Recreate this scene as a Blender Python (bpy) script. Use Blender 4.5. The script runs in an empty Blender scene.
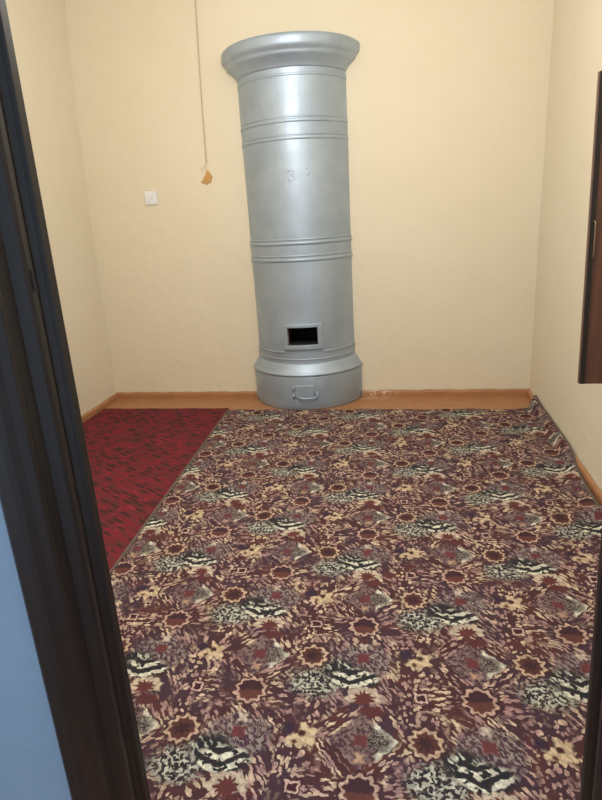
import bpy, bmesh, math, random
from mathutils import Vector, Matrix
random.seed(7)
sc = bpy.context.scene
COL = sc.collection

# ------------------------------------------------------------------ camera
H = 1.2
F, YAW, PITCH, ROLL = 573.41, 0.184323, 0.311769, -0.0633965
fw = Vector((-math.sin(YAW)*math.cos(PITCH), math.cos(YAW)*math.cos(PITCH), -math.sin(PITCH)))
r0 = Vector((math.cos(YAW), math.sin(YAW), 0)); u0 = r0.cross(fw)
rt = math.cos(ROLL)*r0 + math.sin(ROLL)*u0
up = -math.sin(ROLL)*r0 + math.cos(ROLL)*u0
cd = bpy.data.cameras.new('camera'); cam = bpy.data.objects.new('camera', cd); COL.objects.link(cam)
cam.matrix_world = Matrix(((rt.x, up.x, -fw.x, 0), (rt.y, up.y, -fw.y, 0), (rt.z, up.z, -fw.z, H), (0, 0, 0, 1)))
cd.sensor_fit = 'VERTICAL'; cd.sensor_height = 24; cd.lens = 24*F/800; cd.clip_start = 0.02
sc.camera = cam

# ------------------------------------------------------------------ world, lights, exposure
w = bpy.data.worlds.new('world'); sc.world = w; w.use_nodes = True
bg = w.node_tree.nodes['Background']; bg.inputs[0].default_value = (0.72, 0.85, 1.0, 1); bg.inputs[1].default_value = 0.95

def area(name, loc, rot, size, power, color):
    l = bpy.data.lights.new(name, 'AREA'); l.shape = 'DISK'; l.size = size; l.energy = power; l.color = color
    o = bpy.data.objects.new(name, l); COL.objects.link(o); o.location = loc; o.rotation_euler = rot
    return o
def point(name, loc, rad, power, color):
    l = bpy.data.lights.new(name, 'POINT'); l.shadow_soft_size = rad; l.energy = power; l.color = color
    o = bpy.data.objects.new(name, l); COL.objects.link(o); o.location = loc
    return o
point('ceiling_bulb_light', (-0.42, 1.75, 2.05), 0.30, 53, (1.0, 0.975, 0.94))

vs = sc.view_settings
vs.view_transform = 'Standard'; vs.look = 'None'; vs.gamma = 1; vs.use_curve_mapping = False; vs.exposure = 0.42

# ------------------------------------------------------------------ node expression helper
def lin(c):
    return tuple(((v/255)/12.92 if v/255 <= 0.04045 else ((v/255+0.055)/1.055)**2.4) for v in c) + (1,)

class X:
    """a scalar socket with operators"""
    def __init__(s, nt, sock): s.nt, s.s = nt, sock
    def _m(s, op, *a):
        n = s.nt.nodes.new('ShaderNodeMath'); n.operation = op
        for i, v in enumerate((s,)+a):
            if isinstance(v, X): s.nt.links.new(v.s, n.inputs[i])
            else: n.inputs[i].default_value = v
        return X(s.nt, n.outputs[0])
    def __add__(s, o): return s._m('ADD', o)
    __radd__ = __add__
    def __sub__(s, o): return s._m('SUBTRACT', o)
    def __rsub__(s, o): return (s*-1)+o
    def __mul__(s, o): return s._m('MULTIPLY', o)
    __rmul__ = __mul__
    def __truediv__(s, o): return s._m('DIVIDE', o)
    def abs(s): return s._m('ABSOLUTE')
    def round(s): return s._m('ROUND')
    def floor(s): return s._m('FLOOR')
    def mod(s, o): return s._m('FLOORED_MODULO', o)
    def sin(s): return s._m('SINE')
    def cos(s): return s._m('COSINE')
    def atan2(s, o): return s._m('ARCTAN2', o)
    def sqrt(s): return s._m('SQRT')
    def min(s, o): return s._m('MINIMUM', o)
    def max(s, o): return s._m('MAXIMUM', o)
    def lt(s, t, soft):
        """1 where s < t"""
        n = s.nt.nodes.new('ShaderNodeMapRange'); n.interpolation_type = 'LINEAR'; n.clamp = True
        s.nt.links.new(s.s, n.inputs[0])
        n.inputs[1].default_value = t-soft; n.inputs[2].default_value = t+soft
        n.inputs[3].default_value = 1; n.inputs[4].default_value = 0
        return X(s.nt, n.outputs[0])
    def gt(s, t, soft): return 1-s.lt(t, soft)

def newmat(name):
    m = bpy.data.materials.new(name); m.use_nodes = True
    nt = m.node_tree; b = nt.nodes['Principled BSDF']
    return m, nt, b
def coords(nt, kind='Object'):
    tc = nt.nodes.new('ShaderNodeTexCoord'); return tc.outputs[kind]
def split(nt, v):
    s = nt.nodes.new('ShaderNodeSeparateXYZ'); nt.links.new(v, s.inputs[0])
    return X(nt, s.outputs[0]), X(nt, s.outputs[1]), X(nt, s.outputs[2])
def comb(nt, x, y, z=0.0):
    c = nt.nodes.new('ShaderNodeCombineXYZ')
    for i, v in enumerate((x, y, z)):
        if isinstance(v, X): nt.links.new(v.s, c.inputs[i])
        else: c.inputs[i].default_value = v
    return c.outputs[0]
def noise(nt, vec, scale, detail=2, rough=0.5, out=0):
    n = nt.nodes.new('ShaderNodeTexNoise'); nt.links.new(vec, n.inputs['Vector'])
    n.inputs['Scale'].default_value = scale; n.inputs['Detail'].default_value = detail; n.inputs['Roughness'].default_value = rough
    return X(nt, n.outputs[out])
def voronoi(nt, vec, scale, feature='F1', out='Distance', rand=1.0):
    n = nt.nodes.new('ShaderNodeTexVoronoi'); nt.links.new(vec, n.inputs['Vector']); n.feature = feature
    n.inputs['Scale'].default_value = scale; n.inputs['Randomness'].default_value = rand
    return X(nt, n.outputs[out])
def mixc(nt, fac, a, b):
    n = nt.nodes.new('ShaderNodeMix'); n.data_type = 'RGBA'; n.clamp_factor = True
    if isinstance(fac, X): nt.links.new(fac.s, n.inputs[0])
    else: n.inputs[0].default_value = fac
    for v, i in ((a, 6), (b, 7)):
        if isinstance(v, tuple): n.inputs[i].default_value = v
        else: nt.links.new(v, n.inputs[i])
    return n.outputs[2]
def bump(nt, b, h, strength, dist):
    n = nt.nodes.new('ShaderNodeBump'); nt.links.new(h.s, n.inputs['Height'])
    n.inputs['Strength'].default_value = strength; n.inputs['Distance'].default_value = dist
    nt.links.new(n.outputs[0], b.inputs['Normal'])

# ------------------------------------------------------------------ materials
def wall_mat(name, c1, c2, rough=0.75, bumpd=0.004):
    m, nt, b = newmat(name); v = coords(nt)
    n = noise(nt, v, 1.6, 4, 0.6).gt(0.5, 0.25)
    nt.links.new(mixc(nt, n, lin(c1), lin(c2)), b.inputs['Base Color'])
    b.inputs['Roughness'].default_value = rough
    h = noise(nt, v, 5, 3, 0.55) + noise(nt, v, 60, 2)*0.12
    bump(nt, b, h, 0.35, bumpd*6)
    return m
M_WALL = wall_mat('cream_plaster', (226, 217, 196), (222, 212, 188))
M_BLUE = wall_mat('blue_plaster', (128, 152, 174), (120, 144, 167), 0.6)
M_CEIL = wall_mat('white_ceiling', (240, 238, 230), (233, 230, 222))

def plain(name, c, rough=0.5, metal=0.0, spec=None):
    m, nt, b = newmat(name); v = coords(nt)
    n = noise(nt, v, 25, 3, 0.6)
    c2 = tuple(x*0.88 for x in c)
    nt.links.new(mixc(nt, n.gt(0.5, 0.3), lin(c), lin(c2)), b.inputs['Base Color'])
    b.inputs['Roughness'].default_value = rough; b.inputs['Metallic'].default_value = metal
    return m

def ochre_floor(name):
    m, nt, b = newmat(name); v = coords(nt); x, y, z = split(nt, v)
    n = noise(nt, v, 9, 4, 0.65)
    c = mixc(nt, n.gt(0.5, 0.2), lin((174, 124, 86)), lin((160, 112, 76)))
    # drips of wall and stove paint along the wall by the stove foot
    near = ((y-3.72).abs().lt(0.06, 0.03)) * ((x+0.17).abs().lt(0.11, 0.05))
    fl = noise(nt, v, 55, 3, 0.7).gt(0.56, 0.03)*near
    c = mixc(nt, fl*0.8, c, lin((214, 200, 172)))
    nt.links.new(c, b.inputs['Base Color']); b.inputs['Roughness'].default_value = 0.45
    bump(nt, b, noise(nt, v, 14, 3), 0.3, 0.01)
    return m
M_FLOOR = ochre_floor('ochre_painted_floor')
M_BASE = ochre_floor('ochre_painted_skirting')

def silver():
    m, nt, b = newmat('aluminium_paint'); v = coords(nt)
    n = noise(nt, v, 5, 4, 0.6)
    nt.links.new(mixc(nt, n.gt(0.5, 0.2), lin((176, 191, 207)), lin((160, 175, 192))), b.inputs['Base Color'])
    b.inputs['Metallic'].default_value = 0.55
    r = noise(nt, v, 12, 3, 0.6)*0.16 + 0.42
    nt.links.new(r.s, b.inputs['Roughness'])
    bump(nt, b, noise(nt, v, 7, 2) + noise(nt, v, 120, 2)*0.04, 0.35, 0.012)
    return m
M_SILVER = silver()
M_SOOT_SHADE = plain('soot_and_shade_black', (22, 18, 17), 0.9)
M_BRICK = plain('sooty_firebrick', (120, 62, 50), 0.9)

def darkwood(name, c1, c2, rough):
    m, nt, b = newmat(name); v = coords(nt); x, y, z = split(nt, v)
    g = noise(nt, comb(nt, x*40, y*40, z*2.2), 1.2, 4, 0.6)
    nt.links.new(mixc(nt, g.gt(0.5, 0.15), lin(c1), lin(c2)), b.inputs['Base Color'])
    b.inputs['Roughness'].default_value = rough
    b.inputs['Specular IOR Level'].default_value = 0.38
    bump(nt, b, g, 0.15, 0.003)
    return m
M_FRAME = darkwood('dark_varnished_wood', (30, 25, 26), (22, 19, 21), 0.42)
M_PANEL = darkwood('dark_reddish_wood', (98, 62, 52), (76, 50, 43), 0.4)
M_WHITE = plain('white_plastic', (246, 248, 252), 0.35)
M_STEEL = plain('worn_brass', (150, 132, 108), 0.4, 0.8)
M_CORD = plain('beige_cable', (206, 186, 156), 0.6)
M_PATCH = plain('bare_ochre_plaster', (212, 162, 98), 0.9)
M_CHIPW = plain('chipped_white_filler', (232, 222, 200), 0.9)

def flower_carpet():
    m, nt, b = newmat('flowered_carpet'); v0 = coords(nt)
    # gentle domain warp so that the woven drawing is not ruler-straight
    x, y, z = split(nt, v0)
    wv = comb(nt, x, y, 0.0)
    x = x + (noise(nt, wv, 22, 1)-0.5)*0.012 + (noise(nt, wv, 95, 0)-0.5)*0.009
    y = y + (noise(nt, comb(nt, x+7.3, y, 0.0), 22, 1)-0.5)*0.012 + (noise(nt, comb(nt, x-4.1, y, 0.0), 95, 0)-0.5)*0.009
    PX, PY = 0.2955, 0.524
    RX, RY = 0.033, 1.306          # a red square of the repeat, carpet coordinates
    def fold(cx, cy):
        u = x-(RX+cx); q = y-(RY+cy)
        i = (u/PX).round()
        u = u-i*PX; q = q-i*(PY/2)
        q = q-(q/PY).round()*PY
        return u, q
    flat = comb(nt, x, y, 0.0)
    # ---- ground
    big = noise(nt, flat, 5.5, 2)
    big2 = noise(nt, comb(nt, x+3.1, y-5.2, 0.0), 9, 2)
    col = mixc(nt, big.gt(0.5, 0.08), lin((74, 47, 50)), lin((68, 51, 62)))
    col = mixc(nt, big2.gt(0.57, 0.05)*0.75, col, lin((92, 54, 52)))
    CREAM = mixc(nt, big2.gt(0.5, 0.1), lin((218, 190, 168)), lin((218, 198, 168)))
    PINK = lin((176, 142, 138))
    # ---- general filler of short strokes: stretched cells, whose direction changes about the stars
    us, qs = fold(0.0, 0.13)
    uc, qc = fold(0.0, -0.265)
    side = fold(0.148, 0.0)
    def strokes(ax, ay, sx, sy, seed, sc_=84):
        return voronoi(nt, comb(nt, ax*sx, ay*sy, seed), sc_, rand=0.8).lt(0.46, 0.03)
    bars = strokes(x, y, 0.44, 1.3, 0.0)
    blobs = strokes(x, y, 0.95, 0.72, 2.0)
    a = math.radians(-52)
    xr = x*math.cos(a)+y*math.sin(a); yr = y*math.cos(a)-x*math.sin(a)
    slant = strokes(xr, yr, 0.34, 1.45, 4.0)
    a2 = math.radians(40)
    xr2 = x*math.cos(a2)+y*math.sin(a2); yr2 = y*math.cos(a2)-x*math.sin(a2)
    slant2 = strokes(xr2, yr2, 0.38, 1.4, 6.0)
    zone_bar = (qs.abs().lt(0.045, 0.015)) * (us.abs().gt(0.04, 0.01))
    zone_blob = (side[0].abs()).lt(0.055, 0.012)
    dia = (uc.abs()+qc.abs()*1.05)
    zone_dia = dia.lt(0.15, 0.012)
    f = slant
    f = f*(1-zone_blob)+blobs*zone_blob
    f = f*(1-zone_bar)+bars*zone_bar
    sgn = (uc*qc).gt(0.0, 0.0008)
    dz = slant*sgn + slant2*(1-sgn)
    f = f*(1-zone_dia)+dz*zone_dia
    # fade the strokes a little in the plum areas
    f = f*(1-noise(nt, flat, 11, 1).gt(0.62, 0.03)*0.8)
    tone = noise(nt, comb(nt, x-2.2, y+4, 0.0), 16, 1)
    fillc = mixc(nt, tone.gt(0.50, 0.06), CREAM, PINK)
    col = mixc(nt, f*0.92, col, fillc)

    # ---- helper shapes
    def rad(u, q): return (u*u+q*q).sqrt()
    sq1 = noise(nt, flat, 120, 1)
    squig = (sq1-0.5).abs().lt(0.045, 0.02)
    squig2 = noise(nt, comb(nt, xr*0.7, yr*1.2, 11.0), 105, 1).gt(0.53, 0.03)
    speck = noise(nt, comb(nt, x*1.0, y*1.0, 9.0), 95, 1).gt(0.52, 0.03)
    GREY = lin((158, 148, 142)); WHITE = lin((222, 220, 202)); BLACK = lin((38, 43, 47)); RED = lin((108, 58, 62)); RUST = lin((100, 62, 56))
    PLUM = lin((76, 56, 68))
    # ---- rose scrollwork around the upper red square
    u, q = fold(0.0, -0.012)
    e = rad(u, q*1.25)
    z1 = e.lt(0.080, 0.012)
    col = mixc(nt, z1*0.8, col, PLUM)
    col = mixc(nt, z1*squig2*0.8, col, GREY)
    # ---- black and white speckle to the lower left
    u, q = fold(-0.125, -0.098)
    zs = rad(u*0.8, q*1.1).lt(0.052, 0.014)
    col = mixc(nt, zs*0.9, col, BLACK)
    col = mixc(nt, zs*speck, col, lin((192, 192, 178)))
    u, q = fold(-0.062, -0.05)
    zs = rad(u*0.8, q*1.1).lt(0.042, 0.012)
    col = mixc(nt, zs, col, BLACK)
    streak = voronoi(nt, comb(nt, xr*0.4, yr*1.4, 1.0), 75).lt(0.34, 0.1)
    col = mixc(nt, zs*streak, col, lin((200, 202, 188)))
    # ---- white chevrons under the red square
    u, q = fold(-0.022, -0.078)
    zc = rad(u*0.72, q*1.35).lt(0.048, 0.006)
    ch = q - (u+0.012).abs()*0.45
    band = (ch+0.014).mod(0.034)
    broad = (band-0.017).abs().lt(0.0085, 0.002)
    col = mixc(nt, zc, col, BLACK)
    keep = noise(nt, flat, 60, 1).lt(0.55, 0.03)
    col = mixc(nt, zc*broad*keep, col, WHITE)
    # ---- cream petals over a red patch
    u, q = fold(0.004, -0.142)
    r = rad(u, q*1.3); th = q.atan2(u)
    pet = (r + (th*11).cos()*0.004)
    ring = pet.lt(0.047, 0.003)*q.gt(-0.012, 0.004)
    col = mixc(nt, ring, col, lin((200, 184, 164)))
    col = mixc(nt, (r+(th*11).cos()*0.006).lt(0.026, 0.003)*q.gt(-0.026, 0.004), col, lin((100, 54, 52)))
    u2, q2 = fold(0.024, -0.182)
    col = mixc(nt, rad(u2*0.7, q2*1.3).lt(0.022, 0.004), col, lin((92, 52, 52)))
    # ---- lower diamond: plum eye, red square, speckled, white wedge on its right
    u, q = fold(0.0, -0.265)
    d = u.abs()+q.abs()
    zi = d.lt(0.078, 0.004)
    col = mixc(nt, zi*0.7, col, PLUM)
    col = mixc(nt, zi*speck*0.5, col, lin((156, 138, 130)))
    wd = d.gt(0.068, 0.003)*d.lt(0.088, 0.003)*u.gt(0.034, 0.004)
    col = mixc(nt, wd, col, WHITE)
    inn = rad(u-0.045, q).lt(0.030, 0.006)
    col = mixc(nt, inn*0.8, col, lin((44, 42, 46)))
    col = mixc(nt, inn*squig*0.7, col, lin((170, 162, 150)))
    col = mixc(nt, u.abs().max(q.abs()).lt(0.016, 0.003), col, RED)
    yl, ql = fold(0.0, -0.310)
    col = mixc(nt, (rad(yl, ql)+(ql.atan2(yl)*4).cos()*0.004).lt(0.011, 0.004), col, lin((184, 150, 126)))
    # ---- upper red square with a cream sprig above
    u, q = fold(0.0, 0.0)
    col = mixc(nt, u.abs().max(q.abs()).lt(0.016, 0.003), col, RED)
    u, q = fold(0.0, 0.042)
    col = mixc(nt, (rad(u*1.2, q)+(q.atan2(u)*4).cos()*0.004).lt(0.013, 0.003), col, lin((198, 184, 168)))
    # ---- rust star
    def star(cx, cy, R, nn, half, colr, inside):
        nonlocal col
        u, q = fold(cx, cy)
        r = rad(u, q); th = q.atan2(u)
        e = r + (th*nn).cos()*0.0045
        col = mixc(nt, e.lt(R+0.008, 0.003), col, lin((64, 42, 46)))
        col = mixc(nt, e.lt(R, 0.002), col, colr)
        e2 = r + (th*nn).cos()*0.0025
        col = mixc(nt, e2.lt(R-0.009, 0.002), col, inside)
        if half:
            col = mixc(nt, e2.lt(R-0.010, 0.002)*q.gt(0.0, 0.003), col, lin((62, 42, 50)))
        else:
            col = mixc(nt, (r+(th*7).cos()*0.005).lt(R*0.42, 0.003), col, lin((60, 40, 44)))
    star(0.0, 0.13, 0.042, 10, True, lin((198, 166, 150)), RUST)
    star(-0.143, 0.0, 0.040, 10, False, lin((200, 172, 148)), lin((88, 56, 52)))
    # ---- yellow flower with dark eyes
    u, q = fold(0.152, 0.0)
    r = rad(u*0.95, q*1.1); th = q.atan2(u)
    e = r+(th*6).cos()*0.007
    open_ = 1-(u.lt(-0.004, 0.003)*q.gt(0.004, 0.003))
    col = mixc(nt, e.lt(0.034, 0.003)*open_, col, lin((206, 184, 152)))
    u3, q3 = fold(0.156, 0.006); col = mixc(nt, rad(u3, q3).lt(0.010, 0.003), col, lin((66, 40, 40)))
    u3, q3 = fold(0.138, -0.016); col = mixc(nt, rad(u3, q3).lt(0.007, 0.003), col, lin((90, 60, 50)))
    u3, q3 = fold(0.118, 0.020); col = mixc(nt, rad(u3, q3).lt(0.018, 0.006), col, lin((56, 44, 60)))
    # ---- small open square
    u, q = fold(0.149, -0.130)
    s = u.abs().max(q.abs())
    col = mixc(nt, s.lt(0.020, 0.002), col, lin((64, 36, 44)))
    col = mixc(nt, (s-0.013).abs().lt(0.0028, 0.001), col, lin((206, 176, 164)))
    # the weave breaks every flat area into short stitches
    cut = voronoi(nt, comb(nt, xr*0.6, yr*1.3, 12.0), 95).gt(0.50, 0.05)
    col = mixc(nt, cut*0.30, col, lin((72, 50, 54)))
    fine = noise(nt, comb(nt, x, y, 5.0), 210, 2)
    col = mixc(nt, fine.lt(0.44, 0.05)*0.2, col, lin((62, 44, 50)))
    nt.links.new(col, b.inputs['Base Color'])
    b.inputs['Roughness'].default_value = 0.95
    b.inputs['Specular IOR Level'].default_value = 0.15
    bump(nt, b, noise(nt, v0, 260, 2)+sq1*0.5, 0.5, 0.004)
    return m
M_FLOWER = flower_carpet()

def red_carpet():
    m, nt, b = newmat('red_carpet'); v = coords(nt); x, y, z = split(nt, v)
    a = math.radians(-33)
    xr = x*math.cos(a)+y*math.sin(a); yr = y*math.cos(a)-x*math.sin(a)
    big = noise(nt, comb(nt, x, y, 0.0), 9, 2)
    col = mixc(nt, big.gt(0.5, 0.1), lin((106, 42, 49)), lin((120, 40, 51)))
    wob = (noise(nt, comb(nt, x, y, 0.0), 12, 1)-0.5)*2.2
    line = (yr*150+wob).sin().gt(0.25, 0.35)*noise(nt, comb(nt, xr*0.5, yr*1.5, 0.0), 22, 1).gt(0.46, 0.05)
    col = mixc(nt, line*0.8, col, lin((92, 50, 50)))
    dash = voronoi(nt, comb(nt, xr*0.40, yr*1.5, 0.0), 24, rand=0.5).lt(0.38, 0.05)
    gap = voronoi(nt, comb(nt, xr*0.6, yr*1.3, 3.0), 22, rand=0.8).lt(0.22, 0.05)
    col = mixc(nt, gap*0.8, col, lin((146, 42, 58)))
    col = mixc(nt, dash*0.9, col, lin((66, 42, 42)))
    nt.links.new(col, b.inputs['Base Color']); b.inputs['Roughness'].default_value = 0.95
    b.inputs['Specular IOR Level'].default_value = 0.15
    bump(nt, b, noise(nt, v, 220, 2), 0.5, 0.004)
    return m
M_RED = red_carpet()
M_BIND = plain('grey_brown_binding', (104, 92, 86), 0.9)

# ------------------------------------------------------------------ mesh helpers
def finish(name, bm, mats, parent=None, smooth=False, bevel=0, loc=None):
    bmesh.ops.recalc_face_normals(bm, faces=bm.faces[:])
    me = bpy.data.meshes.new(name); bm.to_mesh(me); bm.free()
    for mt in (mats if isinstance(mats, (list, tuple)) else [mats]): me.materials.append(mt)
    o = bpy.data.objects.new(name, me); COL.objects.link(o)
    if parent: o.parent = parent
    if loc: o.location = loc
    if smooth:
        for p in me.polygons: p.use_smooth = True
    if bevel:
        md = o.modifiers.new('bevel', 'BEVEL'); md.width = bevel; md.segments = 2; md.limit_method = 'ANGLE'
    return o
def box(bm, a, b, mi=0):
    vs_ = [bm.verts.new((x, y, z)) for x in (a[0], b[0]) for y in (a[1], b[1]) for z in (a[2], b[2])]
    for f in ((0, 1, 3, 2), (4, 6, 7, 5), (0, 4, 5, 1), (2, 3, 7, 6), (0, 2, 6, 4), (1, 5, 7, 3)):
        fc = bm.faces.new([vs_[i] for i in f]); fc.material_index = mi
def prism(bm, pts, z0, z1, f0=None, f1=None):
    """vertical extrusion of an (x,y) outline; f0/f1 shift the foot and the head"""
    f0 = f0 or (0, 0); f1 = f1 or (0, 0)
    lo = [bm.verts.new((x+f0[0], y+f0[1], z0)) for x, y in pts]; hi = [bm.verts.new((x+f1[0], y+f1[1], z1)) for x, y in pts]
    n = len(pts)
    for i in range(n): bm.faces.new((lo[i], lo[(i+1) % n], hi[(i+1) % n], hi[i]))
    bm.faces.new(lo[::-1]); bm.faces.new(hi)
def tube(bm, pts, r, seg=8):
    pts = [Vector(p) for p in pts]; rings = []
    for i, p in enumerate(pts):
        t = (pts[min(i+1, len(pts)-1)]-pts[max(i-1, 0)]).normalized()
        a = t.cross(Vector((0.13, 0.97, 0.2))).normalized(); b_ = t.cross(a)
        rings.append([bm.verts.new(p+(a*math.cos(k*2*math.pi/seg)+b_*math.sin(k*2*math.pi/seg))*r) for k in range(seg)])
    for i in range(len(rings)-1):
        for k in range(seg): bm.faces.new((rings[i][k], rings[i][(k+1) % seg], rings[i+1][(k+1) % seg], rings[i+1][k]))
    bm.faces.new(rings[0][::-1]); bm.faces.new(rings[-1])
def empty(name, loc, label, cat, group=None):
    o = bpy.data.objects.new(name, None); COL.objects.link(o); o.location = loc; o.empty_display_size = 0.1
    o['label'] = label; o['category'] = cat
    if group: o['group'] = group
    return o
def struct(o): o['kind'] = 'structure'; return o

# ------------------------------------------------------------------ the room
D, XL, XR, TOP = 3.7386, -2.068, 0.808, 2.72
YF = 0.78; YN = 0.675      # room side and corridor side of the front wall
T = 0.12
bm = bmesh.new(); box(bm, (XL-0.3, -0.8, -0.1), (XR+0.3, D+0.3, 0)); struct(finish('floor', bm, M_FLOOR))
bm = bmesh.new(); box(bm, (XL-T, YN, TOP), (XR+T, D+T, TOP+0.1)); struct(finish('ceiling', bm, M_CEIL))

def wall_grid(bm, A, B, lean=0.0, n=30, amp=0.004, thick=(0, T), seed=0, fade=True):
    """a slightly uneven plaster wall from A to B (floor points), thickness away from the room"""
    rnd = random.Random(seed); ph = [rnd.uniform(0, 6) for _ in range(4)]
    A = Vector((*A, 0)); B = Vector((*B, 0)); t = Vector((*thick, 0)); nz = 22
    g = []
    for i in range(n+1):
        row = []
        for j in range(nz+1):
            s = i/n; h = j/nz
            q = math.sin(s*7+ph[0]+h*2)*math.sin(h*5+ph[1])+0.5*math.sin(s*13+ph[2])*math.sin(h*9+ph[3])
            k = min(1, s*8, (1-s)*8)
            P = A.lerp(B, s)+t.normalized()*amp*q*k
            row.append(bm.verts.new((P.x+lean*(h*TOP)**2, P.y, h*TOP)))
        g.append(row)
    for i in range(n):
        for j in range(nz): bm.faces.new((g[i][j], g[i+1][j], g[i+1][j+1], g[i][j+1]))
    c0 = [bm.verts.new(q.co) for q in g[0]]; c1 = [bm.verts.new(q.co) for q in g[n]]
    ct = [bm.verts.new(g[i][nz].co) for i in range(n+1)]; cb = [bm.verts.new(g[i][0].co) for i in range(n+1)]
    lo = [bm.verts.new((P+t)) for P in (A, B)]; hi = [bm.verts.new((P+t+Vector((0, 0, TOP)))) for P in (A, B)]
    bm.faces.new((lo[0], lo[1], hi[1], hi[0]))
    bm.faces.new(c0+[hi[0], lo[0]])
    bm.faces.new(c1+[hi[1], lo[1]])
    bm.faces.new(ct+[hi[1], hi[0]])
    bm.faces.new(cb+[lo[1], lo[0]])
bm = bmesh.new(); wall_grid(bm, (XL, D), (XR, D), seed=1, amp=0.0025); struct(finish('wall_back', bm, M_WALL, smooth=False))
XLF = -2.03   # the left wall runs in very slightly towards the door
bm = bmesh.new(); wall_grid(bm, (XL, D), (XLF, YF), lean=0.013, thick=(-T, 0), seed=2, amp=0.005); struct(finish('wall_left', bm, M_WALL))
bm = bmesh.new(); wall_grid(bm, (XR, D), (XR, YF), thick=(T, 0), seed=3, amp=0.004); struct(finish('wall_right', bm, M_WALL))
for n_ in ('wall_back', 'wall_left', 'wall_right'):
    for p in bpy.data.objects[n_].data.polygons: p.use_smooth = len(p.vertices) == 4 and p.area < 0.5
# front wall around the doorway: cream inside, blue towards the corridor
OL, OR, OH = -0.572, 0.362, 2.06
bm = bmesh.new()
def wbox(a, b):
    s = len(bm.faces); box(bm, a, b)
    bm.faces.ensure_lookup_table()
    for f in bm.faces[s:]:
        if abs(f.calc_center_median().y-YN) < 1e-4: f.material_index = 1
wbox((XL-T, YN, 0), (OL, YF, TOP)); wbox((OR, YN, 0), (XR+T, YF, TOP)); wbox((OL, YN, OH), (OR, YF, TOP))
struct(finish('wall_front', bm, [M_WALL, M_BLUE]))

# skirting: small rounded painted board
def skirting(name, A, B, inward, h=0.043, t=0.016):
    A = Vector((*A, 0)); B = Vector((*B, 0)); n = Vector((*inward, 0)); bm = bmesh.new()
    prof = [(0, 0), (t, 0), (t, h*0.7), (t*0.75, h*0.93), (t*0.3, h), (0, h)]
    N = 24; rings = []
    for i in range(N+1):
        P = A.lerp(B, i/N); wob = 0.0018*math.sin(i*2.1)+0.0012*math.sin(i*5.3)
        rings.append([bm.verts.new(P+n*(o+0.0035)+Vector((0, 0, z+(wob if z > 0 else 0)))) for o, z in prof])
    for i in range(N):
        for k in range(len(prof)):
            bm.faces.new((rings[i][k], rings[i][(k+1) % len(prof)], rings[i+1][(k+1) % len(prof)], rings[i+1][k]))
    bm.faces.new(rings[0]); bm.faces.new(rings[-1][::-1])
    return struct(finish(name, bm, M_BASE))
SX, SY, SR = -0.637, 3.8178, 0.334
WY = D-0.0006
bw = math.sqrt((SR*1.13)**2-(SY-D)**2)
skirting('baseboard_back_left', (XL, D), (SX-bw-0.004, D), (0, -1))
skirting('baseboard_back_right', (SX+bw+0.004, D), (XR, D), (0, -1))
skirting('baseboard_left', (XL, D), (XLF, YF), (1, 0))
skirting('baseboard_right', (XR, D), (XR, YF), (-1, 0))

# door frame seen from the corridor: posts leaning a touch, as the old opening does
door = bpy.data.objects.new('door_1', None); COL.objects.link(door); door.location = (-0.1, YN, 0); struct(door)
dk = Matrix.Translation((0.1, -YN, 0))
def leaf(name, bm, mt, bevel=0.0):
    bm.transform(dk); return finish(name, bm, mt, parent=door, bevel=bevel)
PL = [(-0.512, 0.800), (-0.512, 0.782), (-0.519, 0.779), (-0.526, 0.774), (-0.526, 0.762), (-0.520, 0.756), (-0.514, 0.750), (-0.513, 0.738), (-0.516, 0.730),
      (-0.530, 0.722), (-0.532, 0.700), (-0.524, 0.690), (-0.524, 0.680), (-0.532, 0.668), (-0.538, 0.656), (-0.545, 0.651), (-0.566, 0.651), (-0.573, 0.656), (-0.573, 0.6745), (-0.5725, 0.7)]
PL += [(-0.5725, 0.800)]
bm = bmesh.new(); prism(bm, PL, 0.0, 2.06, (-0.005, 0), (0.010, 0))
leaf('frame_post', bm, M_FRAME, 0.0015)
PR = [(0.286, 0.800), (0.286, 0.786), (0.293, 0.782), (0.301, 0.779), (0.301, 0.766), (0.294, 0.758), (0.288, 0.750), (0.287, 0.738), (0.290, 0.730),
      (0.306, 0.722), (0.308, 0.698), (0.300, 0.690), (0.300, 0.680), (0.308, 0.668), (0.320, 0.655), (0.352, 0.651), (0.362, 0.656), (0.3625, 0.6745), (0.3625, 0.80)]
bm = bmesh.new(); prism(bm, PR, 0.0, 2.06, (0.019, 0), (-0.035, 0))
leaf('frame_post', bm, M_FRAME, 0.0015)
bm = bmesh.new(); box(bm, (-0.60, 0.651, 2.0602), (0.40, 0.6745, 2.13)); box(bm, (-0.572, 0.6745, 2.03), (0.362, 0.80, 2.0598))
leaf('frame_head', bm, M_FRAME, 0.0015)
bm = bmesh.new(); box(bm, (-0.5135, 0.741, 1.120), (-0.5085, 0.748, 1.150)); leaf('strike_notch_shade', bm, M_STEEL, 0.0008).data.materials[0] = M_SOOT_SHADE  # latch notch: its inner shade put in as a small black block

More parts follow.
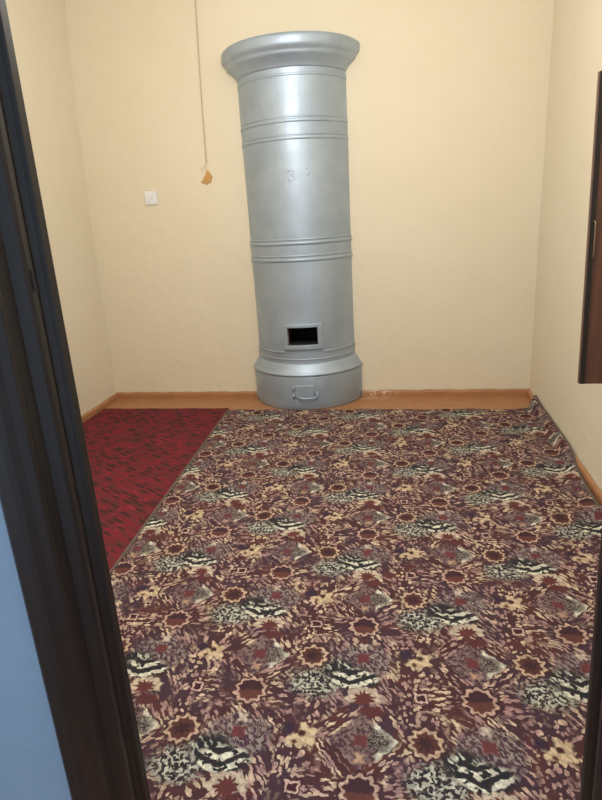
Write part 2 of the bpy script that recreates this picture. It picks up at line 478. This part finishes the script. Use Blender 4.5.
# ------------------------------------------------------------------ the round stove, half let into the back wall
stove = empty('wall_stove', (SX, D-0.15, 0), 'tall round silver painted stove built into the cream back wall', 'stove')
def to_stove(bm): bm.transform(Matrix.Translation((-SX, -(D-0.15), 0)))
OFF = SY-D+0.0006
def ring_pts(r, fr):
    """angles as fractions of the visible half: -1 .. 1"""
    am = math.acos(OFF/r)
    return [(SX+r*math.sin(f*am), SY-r*math.cos(f*am)) for f in fr]
NA = 72
FR = [-1+2*i/NA for i in range(NA+1)]
def lathe(bm, prof, fr=FR, skip=None, capt=True, capb=True):
    rows = [[bm.verts.new((x, y, z)) for x, y in ring_pts(r, fr)] for r, z in prof]
    for i in range(len(rows)-1):
        for k in range(len(fr)-1):
            if skip and skip(i, k): continue
            bm.faces.new((rows[i][k], rows[i][k+1], rows[i+1][k+1], rows[i+1][k]))
    if capb: bm.faces.new(rows[0][::-1])
    if capt: bm.faces.new(rows[-1])
    # closing strip on the wall plane
    bm.faces.new([r_[0] for r_ in rows]+[r_[-1] for r_ in reversed(rows)])
    return rows
def arc(r, a0, z): return (SX+r*math.sin(a0), SY-r*math.cos(a0), z)
K = 1.2/1.4
# base drum with sloping collar
rb = SR*1.125
zs = [(rb-0.004, 0.0), (rb, 0.01), (rb, 0.05), (rb+0.001, 0.12), (rb, 0.214), (rb-0.002, 0.224)]
bm = bmesh.new(); lathe(bm, zs); to_stove(bm); base = finish('base_drum', bm, M_SILVER, stove, smooth=True)
base['label'] = 'wide low drum foot of the stove'
bm = bmesh.new()
prof = [(rb-0.004, 0.2245), (rb+0.005, 0.226), (rb+0.007, 0.233), (rb+0.004, 0.240)]
for i in range(1, 9):
    t = i/8; prof.append((rb+0.004-(rb-SR-0.008)*t, 0.240+0.052*(t**1.25)))
prof += [(SR+0.006, 0.297), (SR+0.003, 0.300)]
lathe(bm, prof); to_stove(bm); finish('base_collar', bm, M_SILVER, stove, smooth=True)
# drum body with a firebox opening
AM = math.acos(OFF/SR)
wa0, wa1 = math.radians(-12.3), math.radians(20.6); wz0, wz1 = 0.418, 0.536
ang = sorted(set([f*AM for f in FR if not (wa0-0.02 < f*AM < wa0+0.02 or wa1-0.02 < f*AM < wa1+0.02)]+[wa0, wa1]))
fr = [a/AM for a in ang]; i0, i1 = ang.index(wa0), ang.index(wa1)
zl = [0.3005, 0.33, 0.37, 0.40, wz0, 0.45, 0.50, wz1]+[0.56+0.05*i for i in range(28)]
zl = [z for z in zl if z < 1.972]+[1.972]
j0, j1 = zl.index(wz0), zl.index(wz1)
def dent(a, z): return 0.0012*math.sin(a*5+z*3)*math.sin(z*6+1)
bm = bmesh.new()
rows = []
for z in zl:
    rows.append([bm.verts.new((SX+(SR+dent(a, z))*math.sin(a), min(SY-(SR+dent(a, z))*math.cos(a), WY), z)) for a in ang])
for i in range(len(zl)-1):
    for k in range(len(ang)-1):
        if j0 <= i < j1 and i0 <= k < i1: continue
        bm.faces.new((rows[i][k], rows[i][k+1], rows[i+1][k+1], rows[i+1][k]))
to_stove(bm); body = finish('drum_body', bm, M_SILVER, stove, smooth=True)
# firebox: an open-fronted black brick box behind the opening
bm = bmesh.new()
x0 = SX+(SR-0.004)*math.sin(wa0); x1 = SX+(SR-0.004)*math.sin(wa1); yb = D-0.02
yf0 = SY-(SR-0.004)*math.cos(wa0); yf1 = SY-(SR-0.004)*math.cos(wa1)
v = [bm.verts.new(p) for p in ((x0, yf0, wz0), (x1, yf1, wz0), (x1+0.02, yb, wz0), (x0-0.02, yb, wz0), (x0, yf0, wz1), (x1, yf1, wz1), (x1+0.02, yb, wz1), (x0-0.02, yb, wz1))]
for f, mi in (((0, 1, 2, 3), 0), ((4, 7, 6, 5), 0), ((3, 2, 6, 7), 0), ((0, 3, 7, 4), 1), ((1, 5, 6, 2), 0)):
    bm.faces.new([v[i] for i in f]).material_index = mi
to_stove(bm)
fb = finish('firebox', bm, [M_SOOT_SHADE, M_BRICK], body); fb['label'] = 'black sooty hollow behind the stove opening'
md = fb.modifiers.new('solid', 'SOLIDIFY'); md.thickness = 0.003; md.offset = 1
# frame round the opening, following the curve
def curved_bar(bm, a0, a1, z0, z1, r0_, r1_, n=10):
    g = []
    for i in range(n+1):
        a = a0+(a1-a0)*i/n
        g.append([bm.verts.new(arc(r, a, z)) for r, z in ((r0_, z0), (r1_, z0), (r1_, z1), (r0_, z1))])
    for i in range(n):
        for k in range(4): bm.faces.new((g[i][k], g[i][(k+1) % 4], g[i+1][(k+1) % 4], g[i+1][k]))
    bm.faces.new(g[0][::-1]); bm.faces.new(g[-1])
fo0, fo1 = math.radians(-16.6), math.radians(24.8); fz0, fz1 = 0.395, 0.553
bm = bmesh.new()
curved_bar(bm, fo0, fo1, fz0, wz0+0.004, SR-0.004, SR+0.020); curved_bar(bm, fo0, fo1, wz1-0.003, fz1, SR-0.004, SR+0.020)
curved_bar(bm, fo0, wa0+0.012, wz0+0.004, wz1-0.003, SR-0.004, SR+0.020, 3); curved_bar(bm, wa1-0.012, fo1, wz0+0.004, wz1-0.003, SR-0.004, SR+0.020, 3)
to_stove(bm); finish('opening_frame', bm, M_SILVER, stove, bevel=0.003)
# seam ribs round the drum
def rib(z, h=0.014, out=0.007):
    bm = bmesh.new(); pr = []
    for i in range(9):
        a = math.pi*i/8; pr.append((SR+0.0005+out*math.sin(a), z-h/2*math.cos(a)))
    rows_ = [[bm.verts.new((x, y, zz)) for x, y in ring_pts(r, FR)] for r, zz in pr]
    inner = [bm.verts.new((x, y, z)) for x, y in ring_pts(SR-0.004, FR)]
    rr = [inner]+rows_+[inner]
    for i in range(len(rr)-1):
        for k in range(NA): bm.faces.new((rr[i][k], rr[i][k+1], rr[i+1][k+1], rr[i+1][k]))
    return bm
RIBS = [(0.942, 0.022, 0.007), (0.966, 0.012, 0.003), (1.040, 0.022, 0.007), (1.062, 0.012, 0.003), (1.618, 0.020, 0.0045), (1.636, 0.010, 0.002), (1.708, 0.020, 0.0045), (1.728, 0.010, 0.002), (1.938, 0.014, 0.003)]
for z, h, o_ in RIBS:
    bm = rib(z, h, o_); to_stove(bm); finish('seam_rib', bm, M_SILVER, stove, smooth=True)
for a0, a1 in ((-AM, fo0-0.01), (fo1+0.01, AM)):
    bm = bmesh.new(); curved_bar(bm, a0, a1, 0.366, 0.378, SR-0.002, SR+0.007, 24); to_stove(bm); finish('seam_rib', bm, M_SILVER, stove, bevel=0.003)
bm = rib(0.327, 0.010, 0.005); to_stove(bm); finish('seam_rib', bm, M_SILVER, stove, smooth=True)
# flared cornice on top
RC = SR*1.25
prof = [(SR+0.002, 1.973), (SR+0.006, 1.980), (SR+0.010, 1.988), (SR+0.018, 1.998), (SR+0.032, 2.012), (SR+0.046, 2.022), (SR+0.055, 2.028), (SR+0.058, 2.036),
        (SR+0.060, 2.044), (SR+0.066, 2.050), (SR+0.076, 2.060), (SR+0.082, 2.072), (RC-0.002, 2.088), (RC, 2.100), (RC-0.003, 2.112), (RC-0.014, 2.121), (RC-0.03, 2.125)]
bm = bmesh.new(); lathe(bm, prof); to_stove(bm); co = finish('flared_cornice', bm, M_SILVER, stove, smooth=True)
# ash door on the base drum
bm = bmesh.new()
aa0, aa1 = math.radians(-5.5), math.radians(12.5)
curved_bar(bm, aa0, aa1, 0.085, 0.168, rb-0.001, rb+0.008, 8)
to_stove(bm); ash = finish('ash_door', bm, M_SILVER, stove, bevel=0.003)
for z in (0.100, 0.150):
    bm = bmesh.new(); tube(bm, [arc(rb+0.010, aa0-0.03, z-0.014), arc(rb+0.012, aa0-0.025, z+0.014)], 0.007)
    to_stove(bm); finish('hinge', bm, M_SILVER, ash, smooth=True)
bm = bmesh.new()
tube(bm, [arc(rb+0.008, aa0+0.06, 0.092), arc(rb+0.022, aa0+0.07, 0.090), arc(rb+0.024, (aa0+aa1)/2, 0.086), arc(rb+0.022, aa1+0.01, 0.088), arc(rb+0.022, aa1+0.05, 0.100), arc(rb+0.016, aa1+0.045, 0.122), arc(rb+0.004, aa1+0.03, 0.124)], 0.006)
to_stove(bm); finish('handle', bm, M_SILVER, ash, smooth=True)
# faint raised embossing on the upper drum
def emb(pts, r):
    bm = bmesh.new(); tube(bm, [arc(SR-0.0019, math.radians(a), z) for a, z in pts], r, 6)
    to_stove(bm); finish('embossed_mark', bm, M_SILVER, stove, smooth=True)
emb([(a+1, z-0.022) for a, z in [(-2, 1.462), (1, 1.470), (4, 1.462), (4, 1.450), (1, 1.442), (4.5, 1.432), (4.5, 1.418), (1, 1.410), (-2, 1.418)]], 0.0038)
emb([(a+3, z-0.014) for a, z in [(14, 1.462), (18, 1.468), (20, 1.458), (18, 1.442), (15, 1.428)]], 0.0036)

# ------------------------------------------------------------------ carpets
TH = math.radians(2.0)
def carpet_grid(bm, outline, hfun, nx, ny, thick=0.008):
    """outline(s,t)->(x,y); a solid with an undulating top"""
    top = [[None]*(ny+1) for _ in range(nx+1)]; bot = [[None]*(ny+1) for _ in range(nx+1)]
    for i in range(nx+1):
        for j in range(ny+1):
            x, y = outline(i/nx, j/ny); h = hfun(x, y)
            top[i][j] = bm.verts.new((x, y, h+thick)); bot[i][j] = bm.verts.new((x, y, h))
    for i in range(nx):
        for j in range(ny):
            bm.faces.new((top[i][j], top[i+1][j], top[i+1][j+1], top[i][j+1]))
            bm.faces.new((bot[i][j], bot[i][j+1], bot[i+1][j+1], bot[i+1][j]))
    for i in range(nx):
        bm.faces.new((top[i][0], bot[i][0], bot[i+1][0], top[i+1][0])); bm.faces.new((top[i][ny], top[i+1][ny], bot[i+1][ny], bot[i][ny]))
    for j in range(ny):
        bm.faces.new((top[0][j], top[0][j+1], bot[0][j+1], bot[0][j])); bm.faces.new((top[nx][j], bot[nx][j], bot[nx][j+1], top[nx][j+1]))
# big flowered one
EL = lambda y: -1.1307+(y-3.43)*(-1.0484+1.1307)/(1.6516-3.43)          # its left edge
# red one
bm = bmesh.new()
def red_out(s, t):
    y = 0.80+(3.475-0.80)*t + 0.004*math.sin(s*20)*t
    xl = XL+0.028+(XLF-XL)*((D-y)/(D-YF))
    return (xl+(EL(y)-0.008-xl)*s, y)
carpet_grid(bm, red_out, lambda x, y: 0.0008, 16, 30, 0.006)
bm.transform(Matrix.Translation((2.0, -0.86, 0)))
red = finish('red_carpet', bm, M_RED, loc=(-2.0, 0.86, 0))
red['label'] = 'deep red carpet strip with dark slanting dashes along the left wall'; red['category'] = 'carpet'
def ER(y):                                                             # right edge, following the wall and bunching up
    pts = [(0.80, 0.785), (1.6, 0.782), (2.2, 0.770), (2.45, 0.778), (2.8, 0.800), (3.3, 0.801), (3.6, 0.801)]
    for (a, p), (b_, q) in zip(pts, pts[1:]):
        if y <= b_: return p+(q-p)*max(0, (y-a))/(b_-a)
    return pts[-1][1]
def big_h(x, y):
    h = 0.0012
    # creases running in from the right edge
    for y0, sl, amp, w_, fall in ((2.15, 0.16, 0.036, 0.022, 0.17), (1.80, 0.26, 0.028, 0.022, 0.17), (2.62, 0.05, 0.006, 0.04, 0.3)):
        d = y-(y0+sl*(x-0.78)); h += amp*math.exp(-(d/(w_*(0.55 if d < 0 else 1.7)))**2)*math.exp(-max(0, 0.78-x)/fall)
    # edge rides up on the skirting; far corner stands highest
    e = min(1, max(0, x-(ER(y)-0.055))/0.036)
    k = min(1, max(0, (y-2.45)/0.35)); k = k*k*(3-2*k)
    h += (0.008+0.038*k+0.010*math.exp(-((y-3.52)/0.08)**2))*e*e*(3-2*e)
    return h
def big_out(s, t):
    y = 0.81+(3.435-0.81)*t
    x = EL(y)+(ER(y)-EL(y))*(1-(1-s)**1.6)
    y += t**8*(0.006*math.sin(s*23)+0.004*math.sin(s*61)) + t**20*max(0, x-0.72)*1.1
    # keep clear of the stove foot
    d = math.hypot(x-SX, y-SY)
    if d < rb+0.006 and y > 3: y = SY-math.sqrt((rb+0.006)**2-(x-SX)**2)
    return (x, y)
bm = bmesh.new(); carpet_grid(bm, big_out, big_h, 130, 200, 0.008)
bm.transform(Matrix.Rotation(-TH, 4, 'Z')@Matrix.Translation((0.1, -0.0, 0)))
big = finish('flowered_carpet', bm, M_FLOWER, smooth=True, loc=(-0.1, 0.0, 0)); big.rotation_euler = (0, 0, TH)
big['label'] = 'large plum carpet with cream stars and black and white flowers, covering most of the floor'; big['category'] = 'carpet'
# bound side edges
def binding(edge, lo, hi, off):
    bm = bmesh.new()
    pts = []
    for i in range(61):
        t = i/60; x, y = big_out(edge, t)
        pts.append((x+off, y, big_h(x, y)+0.0072))
    tube(bm, pts, 0.0058, 8)
    bm.transform(Matrix.Rotation(-TH, 4, 'Z')@Matrix.Translation((0.1, 0, 0)))
    return finish('edge_binding', bm, M_BIND, big, smooth=True)
binding(0.0, 0, 1, 0.0); binding(1.0, 0, 1, 0.0)

# ------------------------------------------------------------------ light switch
sw = empty('light_switch', (-1.599, D-0.003, 1.3625), 'small square white light switch on the back wall left of the stove', 'switch')
bm = bmesh.new(); box(bm, (-0.041, -0.009, -0.041), (0.041, 0.0, 0.041)); finish('plate', bm, M_WHITE, sw, bevel=0.003)
bm = bmesh.new()
v = [bm.verts.new(p) for p in ((-0.024, -0.0095, -0.026), (0.024, -0.0095, -0.026), (0.024, -0.0095, 0.026), (-0.024, -0.0095, 0.026),
     (-0.024, -0.012, -0.026), (0.024, -0.012, -0.026), (0.024, -0.016, 0.026), (-0.024, -0.016, 0.026))]
for f in ((0, 1, 2, 3), (4, 7, 6, 5), (0, 4, 5, 1), (1, 5, 6, 2), (2, 6, 7, 3), (3, 7, 4, 0)): bm.faces.new([v[i] for i in f])
finish('rocker', bm, M_WHITE, sw, bevel=0.001)

# ------------------------------------------------------------------ hanging cable and the chipped spot at its end
bm = bmesh.new()
pts = []
for i in range(41):
    t = i/40; z = TOP-(TOP-1.548)*t
    pts.append((-1.150-0.052*t-0.006*math.sin(t*math.pi), D-0.0075-0.0008*math.sin(t*9), z))
tube(bm, pts, 0.0034, 8)
c = finish('hanging_cable', bm, M_CORD, smooth=True)
c['label'] = 'thin beige cable hanging down the back wall from the ceiling'; c['category'] = 'cable'
bm = bmesh.new()
tube(bm, [(-1.202, D-0.008, 1.548), (-1.212, D-0.010, 1.534), (-1.222, D-0.010, 1.528)], 0.0022, 6)
tube(bm, [(-1.202, D-0.008, 1.548), (-1.203, D-0.011, 1.530), (-1.206, D-0.010, 1.512)], 0.0022, 6)
finish('wire_end', bm, M_CHIPW, c, smooth=True)
def chip(name, cx, cz, pts, mt, th, parent=None, label=None, cat=None):
    bm = bmesh.new(); n = len(pts)
    back = [bm.verts.new((px, 0, pz)) for px, pz in pts]
    mid = [bm.verts.new((px*0.86, -th*0.8, pz*0.86)) for px, pz in pts]
    ctr = bm.verts.new((0.002, -th, 0.001))
    for i in range(n):
        j = (i+1) % n
        bm.faces.new((back[i], back[j], mid[j], mid[i])); bm.faces.new((mid[i], mid[j], ctr))
    bm.faces.new(back[::-1])
    o = finish(name, bm, mt, parent, loc=(cx, D-0.0035, cz) if parent is None else (cx, 0, cz))
    if label: o['label'] = label; o['category'] = cat
    return o
pp = [(0.010, 0.046), (0.020, 0.036), (0.030, 0.018), (0.038, 0.002), (0.028, -0.016), (0.024, -0.034), (0.010, -0.030), (-0.004, -0.046), (-0.014, -0.030), (-0.030, -0.034),
      (-0.042, -0.022), (-0.026, -0.010), (-0.020, 0.006), (-0.008, 0.014), (-0.004, 0.034)]
pa = chip('plaster_chip', -1.2105, 1.458, pp, M_PATCH, 0.007, None, 'ragged ochre chip on the back wall just below the cable end', 'chip')
chip('pale_rim', -0.022, 0.062, [(0.014, 0.010), (0.016, -0.006), (0.006, -0.014), (-0.008, -0.010), (-0.014, 0.004), (-0.004, 0.014)], M_CHIPW, 0.003, pa)

# ------------------------------------------------------------------ open cupboard door standing out from the right wall
cup = empty('cupboard_door', (XR-0.01, 2.13, 0.556), 'dark brown wooden cupboard door standing out from the right wall, seen at the photo edge', 'door')
ox, oz = XR-0.01, 0.556
bm = bmesh.new()
zb, zt = 0.0, 1.012
xb, xt = 0.6306-ox, 0.6078-ox
vv = []
for y in (0.0, 0.022):
    vv.append([bm.verts.new(p) for p in ((xb, y, zb), (0.0, y, zb), (0.0, y, zt), (xt, y, zt))])
bm.faces.new(vv[0]); bm.faces.new(vv[1][::-1])
for k in range(4): bm.faces.new((vv[0][k], vv[0][(k+1) % 4], vv[1][(k+1) % 4], vv[1][k]))
finish('panel', bm, M_PANEL, cup, bevel=0.002)
# raised edging strip
bm = bmesh.new()
a_, b2 = Vector((xb+0.001, -0.004, 0.001)), Vector((xt+0.001, -0.004, zt-0.001))
vv = [[bm.verts.new(P+Vector((dx, dy, 0))) for dx, dy in ((0, 0), (0.016, 0), (0.016, 0.004), (0, 0.004))] for P in (a_, b2)]
for k in range(4): bm.faces.new((vv[0][k], vv[0][(k+1) % 4], vv[1][(k+1) % 4], vv[1][k]))
bm.faces.new(vv[0]); bm.faces.new(vv[1][::-1])
finish('edge_strip', bm, M_FRAME, cup, bevel=0.001)
bm = bmesh.new()
hx0, hx1 = 0.6215-ox+0.006, 0.6215-ox+0.002
hz0, hz1 = 1.004-oz, 1.123-oz
hx0 = 0.6235-ox+0.007; hx1 = 0.6215-ox+0.007
tube(bm, [(hx0, -0.004, hz0), (hx0, -0.022, hz0+0.003), (hx0, -0.026, hz0+0.014), (hx1, -0.026, hz1-0.014), (hx1, -0.022, hz1-0.003), (hx1, -0.004, hz1)], 0.0017, 8)
finish('handle', bm, M_STEEL, cup, smooth=True)
for z in (0.12, 0.86):
    bm = bmesh.new(); tube(bm, [(0.002, 0.027, z), (0.002, 0.027, z+0.07)], 0.005, 8); finish('hinge', bm, M_STEEL, cup)
